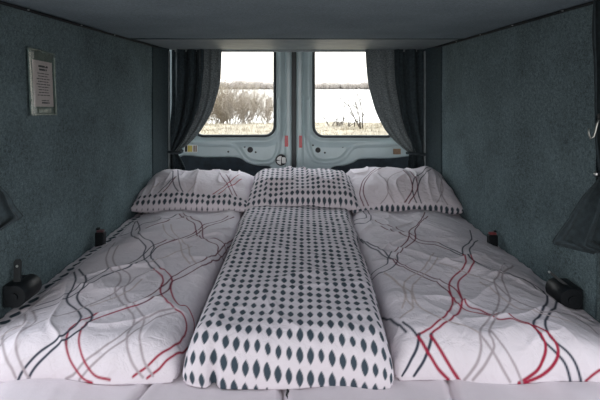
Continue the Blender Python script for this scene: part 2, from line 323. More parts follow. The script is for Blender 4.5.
# small dark cord hanging out under the spotted duvet
bm = BM(); tube(bm, [W(287, 388, 1.04), W(288, 391.5, 1.03), W(286.5, 395, 1.02), W(288, 398.5, 1.012), W(288.5, 402, 1.0)], [.0022, .0034, .0022, .0018, .0014], 6)
cord = obj('cord', bm, M['darktrim'], bed, True); cord['label'] = 'thin dark cord on the sheet'

PROBE = {}
def duvet(name, FL, FR, BR, BL, H0, H1, r, rl, rr, seed, colour, zoff=0., wr=1., step=.0026, wall=0, dent=None):
    """closed quilt: top sheet on a cloth-coordinate grid rounded down to a seam, flat underside"""
    Wd = .5 * ((FR[0] - FL[0]) + (BR[0] - BL[0])); Ld = .5 * ((BL[1] - FL[1]) + (BR[1] - FR[1]))
    q = PI / 2
    fl, frr = (0 if wall < 0 else 1), (0 if wall > 0 else 1)      # the edge along a wall lies flat instead of rolling over
    Wc = Wd + (q - 1) * (rl * fl + rr * frr); Lc = Ld - 2 * r + 2 * q * r
    nu = int(Wc / step) + 1
    vv = [0.]
    while vv[-1] < Lc:
        vv.append(vv[-1] + step * (1 + .55 * min(1, vv[-1] / 1.2)))
    vv = np.array(vv) * Lc / vv[-1]; nv = len(vv)
    u, v = np.meshgrid(np.linspace(0, Wc, nu), vv, indexing='ij')
    def arc(e, rad):
        a = np.clip(e / rad, 0, q); return np.where(e < q * rad, rad * (1 - np.cos(a)), rad + e - q * rad), np.sin(a)
    hl, kl = arc(u, rl); hr, kr = arc(Wc - u, rr); hf, kf = arc(v, r); hb, kb = arc(Lc - v, r)
    if wall < 0: hl, kl = u, .22 + .78 * sstep(-.05, rl, u)
    if wall > 0: hr, kr = Wc - u, .22 + .78 * sstep(-.05, rr, Wc - u)
    X = np.where(u < Wc / 2, hl, Wd - hr) / Wd; Y = np.where(v < Lc / 2, hf, Ld - hb) / Ld
    x = (FL[0] * (1 - X) + FR[0] * X) * (1 - Y) + (BL[0] * (1 - X) + BR[0] * X) * Y
    y = (FL[1] * (1 - X) + FR[1] * X) * (1 - Y) + (BL[1] * (1 - X) + BR[1] * X) * Y
    k = kl * kr * kf * kb
    H = H0 * (1 - Y) + H1 * Y
    # soft billows, folds and seam puckers
    big = .014 * vnoise(x * 4.2 + 3, y * 3.1, seed) + .008 * vnoise(x * 9, y * 7, seed + 1)
    wx = x + .05 * vnoise(x * 5, y * 5, seed + 2); wy = y + .05 * vnoise(x * 5 + 9, y * 5, seed + 3)
    rid = (1 - np.abs(vnoise(wx * 9 + wy * 5, wy * 4 - wx * 2, seed + 4))) ** 3 * .011 + (1 - np.abs(vnoise(wx * 6 - wy * 9, wy * 3 + wx * 4, seed + 5))) ** 4 * .011
    edge = np.exp(-np.minimum(np.minimum(u, Wc - u), np.minimum(v, Lc - v)) / .07)
    puck = edge * .006 * vnoise(x * 38, y * 38, seed + 6)
    z = ZM + zoff + .004 + H * k + wr * k * (big + rid - .006) + puck * np.minimum(1, k * 2)
    fr = np.exp(-v / .12)
    y = y + fr * (.012 * vnoise(u * 7, v * 0, seed + 7) + .005 * vnoise(u * 22, v * 4, seed + 8) * (kf))
    if dent: y = y + dent[1] * np.exp(-((u - dent[0]) / .013) ** 2) * np.exp(-v / .1)
    cl = fl * np.exp(-u / .05) * np.exp(-v / .07); crn = frr * np.exp(-(Wc - u) / .05) * np.exp(-v / .07)   # rounded front corners
    x = x + .024 * cl - .024 * crn; y = y + .022 * (cl + crn)
    x = x + fl * np.exp(-u / .1) * .008 * vnoise(v * 6, u * 0, seed + 9) + frr * np.exp(-(Wc - u) / .1) * .008 * vnoise(v * 6, u * 0 + 5, seed + 10)
    V = np.stack([x, y, z], -1).reshape(-1, 3)
    C = colour(u.ravel(), v.ravel(), Wc, Lc)
    n = len(V)
    loop = [i * nv for i in range(nu)] + [(nu - 1) * nv + j for j in range(1, nv)] + [i * nv + nv - 1 for i in range(nu - 2, -1, -1)] + [j for j in range(nv - 2, 0, -1)]
    low = V[loop].copy(); low[:, 2] = ZM + zoff + .001
    Fs = grid_faces(nu, nv).tolist(); mm = len(loop)
    for i in range(mm):
        j = (i + 1) % mm; Fs.append((loop[i], n + i, n + j, loop[j]))
    Fs.append(tuple(range(n + mm - 1, n - 1, -1)))
    me = np_mesh(name, np.vstack([V, low]), Fs, np.vstack([C, C[loop]]))
    PROBE[name + str(seed)] = (V, u.ravel(), v.ravel())
    return link(name, me, M['print'])

def col_lines(lines, strip):
    def f(u, v, Wc, Lc):
        c = np.tile(WHITE, (len(u), 1)); c = paint_lines(u, v, lines, c)
        if strip:
            lim = .066
            s = sstep(lim + .001, lim - .001, u)[:, None]
            d = dots(u - .012, v, .050, .046, 0, .0150, .0185)[:, None]
            c = c * (1 - s) + s * (WHITE * (1 - d) + DOT * d)
            e = sstep(.0022, .0008, np.abs(u - lim))[:, None]; c = c * (1 - .35 * e)
        return c
    return f
def col_dots(pu, pv, skew=0., w=.0088, h=.0172):
    def f(u, v, Wc, Lc):
        d = dots(u + .004 * vnoise(u * 4, v * 4, 40), v + .006 * vnoise(u * 3, v * 3, 41), pu, pv, skew, w, h)[:, None]
        return WHITE * (1 - d) + DOT * d
    return f

dl = duvet('duvet', (-.868, 1.062), (-.278, 1.060), (-.288, 2.66), (-.868, 2.66), .088, .042, .080, .24, .07, 100, col_lines(LINES_L, True), wall=-1, wr=.85)
tag(dl, 'white duvet with curving lines and a spotted strip along the left wall', 'duvet')
dr = duvet('duvet', (.225, 1.055), (.868, 1.062), (.868, 2.66), (.305, 2.66), .088, .042, .080, .07, .24, 200, col_lines(LINES_R, False), wall=1, wr=.85)
tag(dr, 'white duvet with curving lines against the right wall, no spotted strip', 'duvet')
dm = duvet('duvet', (-.281, 1.035), (.234, 1.035), (.304, 2.64), (-.290, 2.64), .112, .064, .088, .06, .06, 300, col_dots(.0272, .0395, .12, .0086, .0148), wr=.45, step=.0025, dent=(.125, .022))
tag(dm, 'narrow duvet covered in dark leaf-shaped spots down the middle of the bed', 'duvet')

# ------------------------------------------------------------------ pillows
def pillow(name, x0, x1, yc, depth, T, z0, tilt, seed, colour, rotz=0., ear=.0):
    w = x1 - x0; nu, nv = int(w / .0035), int(depth * 1.25 / .0035)
    a, b = np.meshgrid(np.linspace(-1, 1, nu), np.linspace(-1, 1, nv), indexing='ij')
    ax, bx = np.abs(a), np.abs(b)
    prof = (1 - ax ** 5.0) ** .5 * (1 - bx ** 2.6) ** .62
    pinch_x = 1 - .05 * (1 - ax ** 2) * bx ** 4; 
    X = a * w / 2 * (1 - .03 * (1 - bx ** 2) * ax ** 6); Y = b * depth / 2 * (1 - .05 * (1 - ax ** 2)* bx ** 6)
    n1 = vnoise(X * 5 + seed, Y * 5, seed) * .016 + vnoise(X * 11, Y * 11 + seed, seed + 1) * .009
    wx = X + .04 * vnoise(X * 7, Y * 7, seed + 2)
    n2 = (1 - np.abs(vnoise(wx * 16, Y * 6, seed + 3))) ** 3 * .015
    edge = np.exp(-np.minimum((1 - ax) * w / 2, (1 - bx) * depth / 2) / .05)
    pk = edge * .010 * vnoise(X * 30, Y * 30, seed + 4)
    top = T * .62 * prof + prof * (n1 + n2 - .004) + pk * np.minimum(1, prof * 2)
    bot = -T * .38 * prof ** .8
    Vt = np.stack([X, Y, top], -1).reshape(-1, 3); Vb = np.stack([X, Y, bot], -1).reshape(-1, 3)
    n = len(Vt)
    ring = np.zeros((nu, nv), bool); ring[0] = ring[-1] = True; ring[:, 0] = ring[:, -1] = True
    idx = np.arange(n).reshape(nu, nv); bidx = np.where(ring, idx, -1)
    inner = ~ring; bidx[inner] = n + np.arange(inner.sum())
    Ft = grid_faces(nu, nv)
    Fb = bidx.ravel()[grid_faces(nu, nv)][:, ::-1]
    V = np.vstack([Vt, Vb[inner.ravel()]])
    C = colour((a.ravel() + 1) * w / 2, (b.ravel() + 1) * depth / 2 * 1.15, w, depth * 1.15)
    C = np.vstack([C, C[inner.ravel()]])
    R = Matrix.Rotation(rotz, 3, 'Z') @ Matrix.Rotation(tilt, 3, 'X')
    Rn = np.array(R); V = V @ Rn.T
    me = np_mesh(name, V, np.vstack([Ft, Fb]), C)
    o = link(name, me, M['print']); o.location = ((x0 + x1) / 2, yc, z0)
    PROBE[name + str(seed)] = (V[:n] + np.array(o.location), ((a + 1) * w / 2).ravel(), ((b + 1) * depth / 2 * 1.15).ravel())
    return o
def col_pillow(lines, strip, hh=.0135):
    def f(u, v, Wc, Lc):
        c = np.tile(WHITE, (len(u), 1)); c = paint_lines(u, v, lines, c)
        s = sstep(strip + .001, strip - .001, v)[:, None]
        d = dots(u, v - strip + .034, .0285, .034, 0, .0088, hh)[:, None]
        return c * (1 - s) + s * (WHITE * (1 - d) + DOT * d)
    return f
pl = pillow('pillow', -.885, -.250, 2.585, .50, .168, .792, .13, 400, col_pillow(LINES_PL, .075))
tag(pl, 'lined pillow with a wide spotted border, beside the left wall', 'pillow')
pr = pillow('pillow', .290, .885, 2.585, .50, .175, .797, .20, 500, col_pillow(LINES_PR, .022, .010))
tag(pr, 'lined pillow in the corner by the right wall', 'pillow')
pm = pillow('pillow', -.272, .335, 2.57, .46, .165, .805, .17, 600, col_dots(.0285, .038, 0, .0092, .0142))
tag(pm, 'pillow covered all over in dark leaf spots, between the two lined pillows', 'pillow')

# ------------------------------------------------------------------ upper bunk
ZB = 1.655
bunk = empty('upper_bunk', (0, 2, ZB))
tag(bunk, 'grey carpet-covered upper bunk seen from below, above the whole bed', 'bunk')
def sheet_grid(name, x0, x1, y0, y1, zf, th, m, parent, nx=80, ny=80):
    X, Y = np.meshgrid(np.linspace(x0, x1, nx), np.linspace(y0, y1, ny), indexing='ij')
    Z = zf(X, Y)
    A = np.stack([X, Y, Z], -1).reshape(-1, 3); B = np.stack([X, Y, np.full_like(X, th)], -1).reshape(-1, 3)
    n = len(A); Fs = grid_faces(nx, ny, 0, True).tolist() + grid_faces(nx, ny, n).tolist()
    loop = [i * ny for i in range(nx)] + [(nx - 1) * ny + j for j in range(1, ny)] + [i * ny + ny - 1 for i in range(nx - 2, -1, -1)] + [j for j in range(ny - 2, 0, -1)]
    for i in range(len(loop)):
        a, b = loop[i], loop[(i + 1) % len(loop)]; Fs.append((a, b, n + b, n + a))
    return link(name, np_mesh(name, np.vstack([A, B]), Fs), m, parent)
sheet_grid('carpet_panel', -.866, .866, 1.02, 2.30, lambda x, y: ZB + .002 * vnoise(x * 4, y * 4, 3), ZB + .07, M['bunk'], bunk)
bm = BM(); box(bm, -.866, .866, 2.312, 3.035, ZB + .004, ZB + .07, .004); obj('rear_board', bm, M['board'], bunk)['label'] = 'smooth paler board at the rear'
bm = BM(); box(bm, -.86, .86, 2.298, 2.316, ZB - .003, ZB + .004, .002); obj('joint_strip', bm, M['pillar'], bunk)
bm = BM(); box(bm, -.83, .83, 3.02, 3.042, ZB - .010, ZB + .07, .003); obj('rear_lip', bm, M['edge'], bunk)['label'] = 'thin pale rear edge'
for s in (-1, 1):
    bm = BM(); tube(bm, [(s * .866, 1.03, ZB - .004), (s * .866, 2.0, ZB - .005), (s * .866, 3.0, ZB - .002)], .0055, 8)
    obj('edge_piping', bm, M['darktrim'], bunk, True)
sc0 = None
for px, py, s in ((29, 13, -1), (82, 27, -1), (115, 35.5, -1), (562, 18, 1), (512, 31, 1), (480, 38.5, 1), (456, 45, 1)):
    y = .858 * F / abs(px - CX)
    if sc0 is None:
        bm = BM(); dome(bm, (0, 0, 0), (0, 0, -1), .0045, .003, 10); sc0 = obj('screw_head', bm, M['screw'], None, True); o = sc0
    else:
        o = sc0.copy(); col.objects.link(o)
    o.location = (s * .860, y, ZB - .004); parent_keep(o, bunk)

# ------------------------------------------------------------------ van shell
def struct(o): o['kind'] = 'structure'; return o
def carpet_wall(name, s, y0, y1):
    ny, nz = 120, 100
    Y, Z = np.meshgrid(np.linspace(y0, y1, ny), np.linspace(.02, ZB + .30, nz), indexing='ij')
    X = .874 + .0025 * vnoise(Y * 6, Z * 6, 30 + s) + .0012 * vnoise(Y * 18, Z * 14, 33 + s)
    # soft puckers where the carpet is stretched
    for yy, zz, L in ((1.72, .93, .07), (1.86, .99, .05), (1.55, .86, .06), (2.05, .90, .05)):
        X = X - .004 * np.exp(-((Y - yy - s * .02) / .008) ** 2 - ((Z - zz) / L) ** 2)
    A = np.stack([s * X, Y, Z], -1).reshape(-1, 3); B = A.copy(); B[:, 0] = s * .93
    n = len(A); Fs = grid_faces(ny, nz).tolist() + grid_faces(ny, nz, n, True).tolist()
    loop = [i * nz for i in range(ny)] + [(ny - 1) * nz + j for j in range(1, nz)] + [i * nz + nz - 1 for i in range(ny - 2, -1, -1)] + [j for j in range(nz - 2, 0, -1)]
    for i in range(len(loop)):
        a, b = loop[i], loop[(i + 1) % len(loop)]; Fs.append((a, b, n + b, n + a))
    return struct(link(name, np_mesh(name, np.vstack([A, B]), Fs), M['carpet']))
carpet_wall('wall_left', -1, 1.17, 2.71)
carpet_wall('wall_right', 1, 1.30, 2.71)
# dark cloth-covered pillars between wall and rear doors, with a pale edge
for i, s in enumerate((-1, 1)):
    bm = BM(); P = [(.868, 2.69), (.866, 2.74), (.858, 2.84), (.850, 2.90), (.846, 2.955), (.930, 2.955), (.930, 2.69)]
    prism(bm, P, lambda p: Vector((s * p[0], p[1], .02)), lambda p: Vector((s * p[0], p[1], ZB + .30)))
    t = struct(obj('trim_%d' % (i + 1), bm, M['pillar'], None, True))
    me = t.data
    for p in me.polygons: p.use_smooth = False
    bm = BM(); box(bm, min(s * .8405, s * .846), max(s * .8405, s * .846), 2.93, 2.96, .70, ZB - .012, .002)
    struct(obj('trim_%d' % (i + 3), bm, M['edge']))
bm = BM(); box(bm, .882, .93, 1.05, 1.297, .02, ZB + .30, .004); struct(obj('trim_5', bm, M['flap']))
bm = BM(); box(bm, -.93, .93, -1.9, 3.17, -.03, .02); struct(obj('floor', bm, M['floor']))
bm = BM(); box(bm, -.95, .95, -1.9, 3.20, ZB + .301, ZB + .35); struct(obj('ceiling', bm, M['roof']))

# ------------------------------------------------------------------ rear doors
YD = 3.10
K = F / YD
def DX(px): return (px - CX) / K
def DZ(py): return ZC - (py - HY) / K
def poly_sdf(x, z, P):
    P = np.array(P); d = np.full(x.shape, 9.); ins = np.zeros(x.shape, bool)
    for a, b in zip(P, np.roll(P, -1, 0)):
        ab = b - a; t = np.clip(((x - a[0]) * ab[0] + (z - a[1]) * ab[1]) / (ab @ ab + 1e-12), 0, 1)
        d = np.minimum(d, np.hypot(x - a[0] - t * ab[0], z - a[1] - t * ab[1]))
        c = ((a[1] > z) != (b[1] > z)) & (x < (b[0] - a[0]) * (z - a[1]) / (b[1] - a[1] + 1e-12) + a[0]); ins ^= c
    return np.where(ins, -d, d)
def line_dist(x, z, P):
    P = np.array(P); d = np.full(x.shape, 9.)
    for a, b in zip(P[:-1], P[1:]):
        ab = b - a; t = np.clip(((x - a[0]) * ab[0] + (z - a[1]) * ab[1]) / (ab @ ab + 1e-12), 0, 1)
        d = np.minimum(d, np.hypot(x - a[0] - t * ab[0], z - a[1] - t * ab[1]))
    return d
def smooth_poly(P, n=6, closed=False):
    P = [np.array(p, float) for p in P]; N = len(P); Q = []
    for i in range(N if closed else N - 1):
        g = (lambda k: P[k % N]) if closed else (lambda k: P[min(max(k, 0), N - 1)])
        p0, p1, p2, p3 = g(i - 1), g(i), g(i + 1), g(i + 2)
        for t in np.linspace(0, 1, n, endpoint=False):
            Q.append(.5 * (2 * p1 + (p2 - p0) * t + (2 * p0 - 5 * p1 + 4 * p2 - p3) * t * t + (3 * p1 - p0 - 3 * p2 + p3) * t ** 3))
    if not closed: Q.append(P[-1])
    return Q
ZTOP, ZLOW = 1.93, .10
def rear_door(idx, px_hinge, px_mid, win, bead, recess):
    """win = (px0, px1, py0, py1) of the pane; bead = pressed line; recess = outline of the dark lower lining"""
    root = empty('door_%d' % idx, (DX((px_hinge + px_mid) / 2), YD, .05)); root['kind'] = 'structure'
    x0, x1 = sorted((DX(px_hinge), DX(px_mid)))
    wx0, wx1 = DX(win[0]), DX(win[1]); wz0, wz1 = DZ(win[3]), DZ(win[2])
    ring = rrect(wx0, wx1, wz0, wz1, .075, 8)
    xs = np.arange(x0, x1 + .003, .006); xs[-1] = x1; zs = np.concatenate([np.linspace(ZLOW, .80, 12)[:-1], np.arange(.80, ZTOP, .006)])
    x, z = np.meshgrid(xs, zs, indexing='ij')
    sw = poly_sdf(x, z, ring)
    bd = smooth_poly([(DX(a), DZ(b)) for a, b in bead]); ld = line_dist(x, z, bd)
    rc = [(DX(a), DZ(b)) for a, b in recess]; sr = poly_sdf(x, z, smooth_poly(rc, 4, True))
    y = np.zeros_like(x)
    y -= .016 * np.exp(-((sw - .030) / .011) ** 2)                 # raised flange round the window
    y += .020 * sstep(.045, .075, sw)                              # pressed field below and beside it
    y -= .018 * np.exp(-(ld / .011) ** 2)                          # pressed bead
    y += .030 * sstep(.012, -.012, sr)                             # lower pocket
    xe = np.minimum(np.abs(x - DX(px_mid)), 9)
    y -= .022 * sstep(.050, .036, xe)                              # folded flange along the meeting edge
    y += .03 * sstep(.012, .0, xe)
    V = np.stack([x, YD + y, z], -1).reshape(-1, 3)
    keep = (sw > -.006)
    fc = grid_faces(*x.shape); kk = keep.ravel()[fc].all(1); fc = fc[kk]
    used = np.unique(fc); remap = -np.ones(len(V), int); remap[used] = np.arange(len(used))
    p = link('inner_panel', np_mesh('inner_panel', V[used], remap[fc]), M['door'], root)
    sol = p.modifiers.new('s', 'SOLIDIFY'); sol.thickness = .012; sol.offset = 0
    bm = BM(); tube(bm, [(a, YD - .004, b) for a, b in rrect(wx0 + .004, wx1 - .004, wz0 + .004, wz1 - .004, .072, 8)], .0105, 8, True)
    obj('window_seal', bm, M['seal'], root, True)
    bm = BM(); prism(bm, rrect(wx0, wx1, wz0, wz1, .075, 8), lambda p: Vector((p[0], YD + .012, p[1])), lambda p: Vector((p[0], YD + .016, p[1])))
    obj('window_pane', bm, M['glass'], root)
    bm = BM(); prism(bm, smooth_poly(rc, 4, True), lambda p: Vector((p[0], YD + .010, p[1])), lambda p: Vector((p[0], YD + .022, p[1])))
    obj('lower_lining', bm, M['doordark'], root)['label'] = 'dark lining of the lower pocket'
    return root
WL = (193, 275.5, 20, 136.5); WR = (313, 397, 20, 137)
beadL = [(176, 137), (192, 141), (212, 143.5), (229, 144), (237, 147), (242, 154), (248, 160.5), (258, 163), (270, 162), (276.5, 155), (279, 140), (279.5, 100)]
beadR = [(420, 142), (400, 143), (375, 144), (357, 145.5), (350, 150), (344, 157), (336, 161), (322, 162), (314, 159), (310, 152), (308, 140), (307.5, 100)]
recL = [(178, 158.5), (205, 158), (236, 158), (246, 163), (256, 166), (269, 167), (271, 172), (270, 190), (220, 192), (178, 190)]
recR = [(424, 158.5), (390, 159), (362, 159.5), (354, 163), (345, 166), (334, 167.5), (330, 172), (332, 190), (380, 192), (424, 190)]
d1 = rear_door(1, 166, 291.8, WL, beadL, recL)
d2 = rear_door(2, 430, 296.2, WR, beadR, recR)
def plate(name, px0, px1, py0, py1, m, root, r=.004, y0=-.03, th=.012):
    bm = BM(); prism(bm, rrect(DX(px0), DX(px1), DZ(py1), DZ(py0), r, 3), lambda p: Vector((p[0], YD + y0, p[1])), lambda p: Vector((p[0], YD + y0 + th, p[1])))
    return obj(name, bm, m, root)
# y of the panel at the meeting-edge flange is about -0.002 .. 0
plate('reflector', 284.8, 288.2, 135.5, 146.5, M['red'], d1, .003, -.010, .014)['label'] = 'small red reflector'
plate('reflector', 299.0, 302.2, 135.5, 147.5, M['red'], d2, .003, -.010, .014)['label'] = 'small red reflector'
def disc(name, px, py, rpx, m, root, y0=.0, th=.016, n=20):
    bm = BM(); cyl(bm, (DX(px), YD + y0, DZ(py)), (DX(px), YD + y0 + th, DZ(py)), rpx / K, None, n); return obj(name, bm, m, root)
disc('plug', 250, 150, 2.9, M['black'], d1, .010, .02)['label'] = 'round black plug'
disc('plug', 318, 150.3, 2.7, M['black'], d2, .010, .02)['label'] = 'round black plug'
for px, py, rt in ((244.5, 147, d1), (255.5, 152.5, d1), (228, 152, d1), (279, 147, d1), (313, 145.5, d2), (325, 153, d2), (343, 147, d2), (300.5, 159.8, d2)):
    disc('rivet', px, py, 1.0 if py < 159 else 1.6, M['seal'], rt, .012 if px not in (300.5,) else -.006, .014, 10)
# round latch with black and white sectors
lt = disc('latch', 281, 160, 5.6, M['black'], d1, -.012, .025, 28)
lt['label'] = 'round black and white latch'
for a0, a1 in ((.45 * PI, .95 * PI), (1.05 * PI, 1.5 * PI)):
    bm = BM(); c = (DX(281), DZ(160)); r0 = 4.3 / K
    P = [c] + [(c[0] + r0 * math.cos(a0 + (a1 - a0) * k / 8), c[1] + r0 * math.sin(a0 + (a1 - a0) * k / 8)) for k in range(9)]
    prism(bm, P, lambda p: Vector((p[0], YD - .0145, p[1])), lambda p: Vector((p[0], YD - .011, p[1])))
    obj('latch_sector', bm, M['white'], lt)
bm = BM(); prism(bm, rrect(DX(282), DX(285.8), DZ(163), DZ(157), .006, 4), lambda p: Vector((p[0], YD - .018, p[1])), lambda p: Vector((p[0], YD - .010, p[1])))
obj('latch_grip', bm, M['white'], lt)
# sticker on each door
st = plate('sticker', 184, 197, 145, 152.5, M['white'], d1, .002, .006, .016); st['label'] = 'small yellow and brown sticker'
for nm, a, b, mm in (('sticker_field', 187.5, 192, M['yellow']), ('sticker_bar', 193.3, 194.6, M['brown']), ('sticker_bar', 195.3, 196.5, M['brown']), ('sticker_bar', 184.7, 187, M['seal'])):
    plate(nm, a, b, 145.6, 151.9, mm, st, .001, .0045, .003)
plate('sticker', 393.5, 401, 149, 154.5, M['brown'], d2, .002, .006, .016)['label'] = 'small brown sticker'
# rubber seal between the doors, and the body around the opening
bm = BM(); box(bm, DX(291.8), DX(296.2), YD + .004, YD + .03, .10, 1.93, .003); struct(obj('trim_6', bm, M['seal']))
bm = BM(); box(bm, -.95, DX(166), YD, YD + .05, -.03, ZB + .30); box(bm, DX(430), .95, YD, YD + .05, -.03, ZB + .30); box(bm, -.95, .95, YD, YD + .05, 1.93, ZB + .30)
box(bm, -.95, .95, YD, YD + .05, -.03, .10)
struct(obj('wall_rear', bm, M['vanbody']))

# ------------------------------------------------------------------ curtains at the rear windows
def cloth(name, rows, y0, amp, folds, m, parent, seed, nu=90, nz=90, th=.003, ydir=1):
    """rows: (z, xleft, xright, fold depth factor, y shift)"""
    rows = sorted(rows, key=lambda r: -r[0]); R = np.array(rows, float)
    zz = np.linspace(R[0, 0], R[-1, 0], nz)
    R2 = np.array(smooth_poly(R, 12)); o_ = np.argsort(-R2[:, 0]); R2 = R2[o_]
    g = lambda k: np.interp(-zz, -R2[:, 0], R2[:, k])
    xl, xr, fa, ys = g(1), g(2), g(3), g(4)
    s = np.linspace(0, 1, nu)
    S, Zz = np.meshgrid(s, zz, indexing='ij')
    ph = S * folds * 2 * PI + .8 * vnoise(S * 3, Zz * 2, seed) + .5 * S * 3
    X = xl[None] * (1 - S) + xr[None] * S + .35 * amp * fa[None] * np.sin(2 * ph + 1) * np.minimum(1, 6 * S * (1 - S)) * .5
    Y = y0 + ys[None] + fa[None] * amp * (np.sin(ph) + .35 * np.sin(2.3 * ph + 1.7)) + .006 * vnoise(S * 8, Zz * 9, seed + 1)
    Zo = Zz + .006 * vnoise(S * 6, Zz * 2, seed + 2) * (Zz < R[-1, 0] + .1)
    V = np.stack([X, Y, Zo], -1).reshape(-1, 3)
    o = link(name, np_mesh(name, V, grid_faces(nu, nz)), m, parent)
    sol = o.modifiers.new('s', 'SOLIDIFY'); sol.thickness = th; sol.offset = 0
    return o
YC = 3.0
def CXp(px, d=YC): return (px - CX) / F * d
def CZp(py, d=YC): return ZC - (py - HY) / F * d
for side in ('left', 'right'):
    if side == 'left':
        L = [(48, 171, 204, 1, 0), (80, 171, 203.5, 1, 0), (110, 171, 198, 1, 0), (130, 170, 190, .9, -.005), (145, 168, 182, .6, -.02), (151, 168, 178.5, .45, -.03), (156, 165, 182, .7, -.03), (166, 160, 188, 1.0, -.03), (174, 158, 190, 1.0, -.03)]
        Ln = [(48, 200, 222, .6, -.012), (80, 200, 220.5, .6, -.012), (100, 199, 216, .6, -.014), (115, 196, 210.5, .6, -.015), (130, 189, 201.5, .5, -.02), (142, 182, 191.5, .4, -.03), (150, 176, 181, .3, -.036)]
        lab = 'dark curtain tied back at the left rear window, its grey inner edge showing'
        tie = (174, 151.5, 8)
    else:
        L = [(48, 389, 427, 1, 0), (80, 390, 427, 1, 0), (110, 394, 427, 1, 0), (130, 400, 427, .9, -.005), (145, 406, 427, .6, -.02), (152, 408, 426, .45, -.03), (157, 407, 427, .7, -.03), (166, 406, 430, 1.0, -.03), (174, 405, 431, 1.0, -.03)]
        Ln = [(48, 365, 394, .6, -.012), (80, 367.5, 395, .6, -.012), (100, 372, 398, .6, -.014), (115, 377, 401, .6, -.015), (130, 385, 405, .5, -.02), (142, 395, 410, .4, -.03), (152, 407, 415, .3, -.036)]
        lab = 'dark curtain tied back at the right rear window, its wide speckled edge showing'
        tie = (417, 153, 10)
    root = empty('curtain', (CXp(tie[0]), YC, CZp(160))); tag(root, lab, 'curtain', 'curtains at the rear windows')
    f = lambda rows: [(CZp(r[0]), CXp(r[1]), CXp(r[2]), r[3], r[4]) for r in rows]
    cloth('curtain_fabric', f(L), YC, .026, 2.6, M['curtain'], root, 700 if side == 'left' else 720)
    cloth('curtain_lining', f(Ln), YC, .010, .9, M['lining'], root, 740 if side == 'left' else 760)['label'] = 'paler speckled inner edge'
    c = W(tie[0], tie[1], YC - .03); bm = BM()
    tube(bm, [c + Vector((math.cos(a) * tie[2] / F * YC, math.sin(a) * .048, .004 * math.sin(2 * a))) for a in [2 * PI * k / 20 for k in range(20)]], .009, 8, True)
    obj('tie_band', bm, M['tie'], root, True)

# ------------------------------------------------------------------ curtains at the front corners of the bed
def side_curtain(s, rows, lab, seed):
    d = 1.245
    root = empty('side_curtain', (s * .85, d, .9)); tag(root, lab, 'curtain')
    R = [(CZp(py, d), CXp(a, d), CXp(b, d), fa, ys) for py, a, b, fa, ys in rows]
    if s > 0: R = [(z, b, a, fa, ys) for z, a, b, fa, ys in R]
    o = cloth('curtain_fabric', R, d, .016, 1.5, M['flap'], root, seed, 80, 110, .004)
    # stitched hem along the free lower edge
    return root
side_curtain(1, [(0, 612, 594, .8, 0), (60, 612, 594.5, .8, 0), (130, 611, 596, .7, 0), (172, 611, 600, .4, 0), (182, 611, 597, .5, 0), (196, 612, 581, .7, -.01), (212, 612, 568, .8, -.02), (228, 612, 557, .8, -.02), (239, 612, 550, .8, -.02), (242, 612, 556, .8, -.02), (250, 612, 590, .8, -.02)],
             'dark curtain flaring out below a chrome hook on the right wall', 800)
side_curtain(-1, [(0, -20, -3, .8, 0), (100, -20, -4, .8, 0), (172, -20, -6, .4, 0), (183, -20, -2, .5, 0), (194, -20, 12, .7, -.01), (206, -20, 21, .8, -.02), (215, -20, 28, .8, -.02), (218, -20, 25, .8, -.02), (226, -20, 10, .8, -.02), (232, -20, 0, .8, -.02)],
             'dark curtain corner jutting from the left wall near the notice', 820)
# chrome hook and bolt on the right
hk = empty('curtain_hook', (.842, 1.21, 1.27)); tag(hk, 'small curved chrome hook near the right edge, above the round bolt', 'hook')
d = 1.215
bm = BM(); tube(bm, [W(599.5, 118, d), W(597, 124, d), W(595.5, 131, d), W(593.5, 137, d), W(590.5, 138.5, d), W(588.8, 134, d), W(588.6, 128, d)], [.003, .0034, .0034, .0034, .003, .0026, .002], 8)
obj('hook_wire', bm, M['hook'], hk, True)
bm = BM(); p = W(599.8, 118, d); box(bm, p.x - .004, p.x + .034, d - .006, d + .006, p.z - .012, p.z + .012, .002); obj('hook_plate', bm, M['black'], hk)
bt = empty('wall_bolt', W(595, 174, 1.21)); tag(bt, 'round chrome bolt on a dark washer at the right edge', 'bolt')
p = W(596, 174, 1.215); bm = BM(); cyl(bm, p + Vector((.07, .0, 0)), p, .0085, None, 16); obj('washer', bm, M['black'], bt)
bm = BM(); dome(bm, p, (-1, -.5, 0), .0062, .006, 14); obj('bolt_head', bm, M['screw'], bt, True)

# ------------------------------------------------------------------ notice in a plastic sleeve
nt_ = empty('wall_notice', (-.869, 1.53, 1.42)); tag(nt_, 'printed notice in a clear plastic sleeve on the left wall', 'notice')
XN = -.8655
c4 = [W(27, 48, 0), 0]
def NP(u, v, off=0.):
    """u 0..1 to the right (away from camera), v 0..1 up, on the wall"""
    y = 1.428 + u * .155 + (1 - v) * .016
    return Vector((XN + off + .0004 * math.sin(u * 7), y, 1.312 + v * .218 - u * .008))
def nquad(bm, u0, u1, v0, v1, o0, o1, n=6):
    P = [(u0 + (u1 - u0) * k / n, v0) for k in range(n + 1)] + [(u1 - (u1 - u0) * k / n, v1) for k in range(n + 1)]
    return prism(bm, P, lambda p: NP(p[0], p[1], o0), lambda p: NP(p[0], p[1], o1))
bm = BM(); nquad(bm, 0, 1, 0, 1, 0, .0015); obj('backing', bm, M['backing'], nt_)
bm = BM(); nquad(bm, .15, .90, .13, .84, .0015, .0025); pp = obj('paper', bm, M['paper'], nt_)
bm = BM(); nquad(bm, 0, .06, 0, 1, .0015, .006); nquad(bm, .965, 1, 0, .93, .0015, .005); nquad(bm, 0, 1, .985, 1, .0015, .005); nquad(bm, 0, 1, 0, .012, .0015, .005)
obj('sleeve_edge', bm, M['sleeve'], nt_)['label'] = 'shiny folded edge of the sleeve'
bm = BM(); nquad(bm, .0, 1, .0, 1, .0065, .0070); obj('sleeve', bm, M['plastic'], nt_)
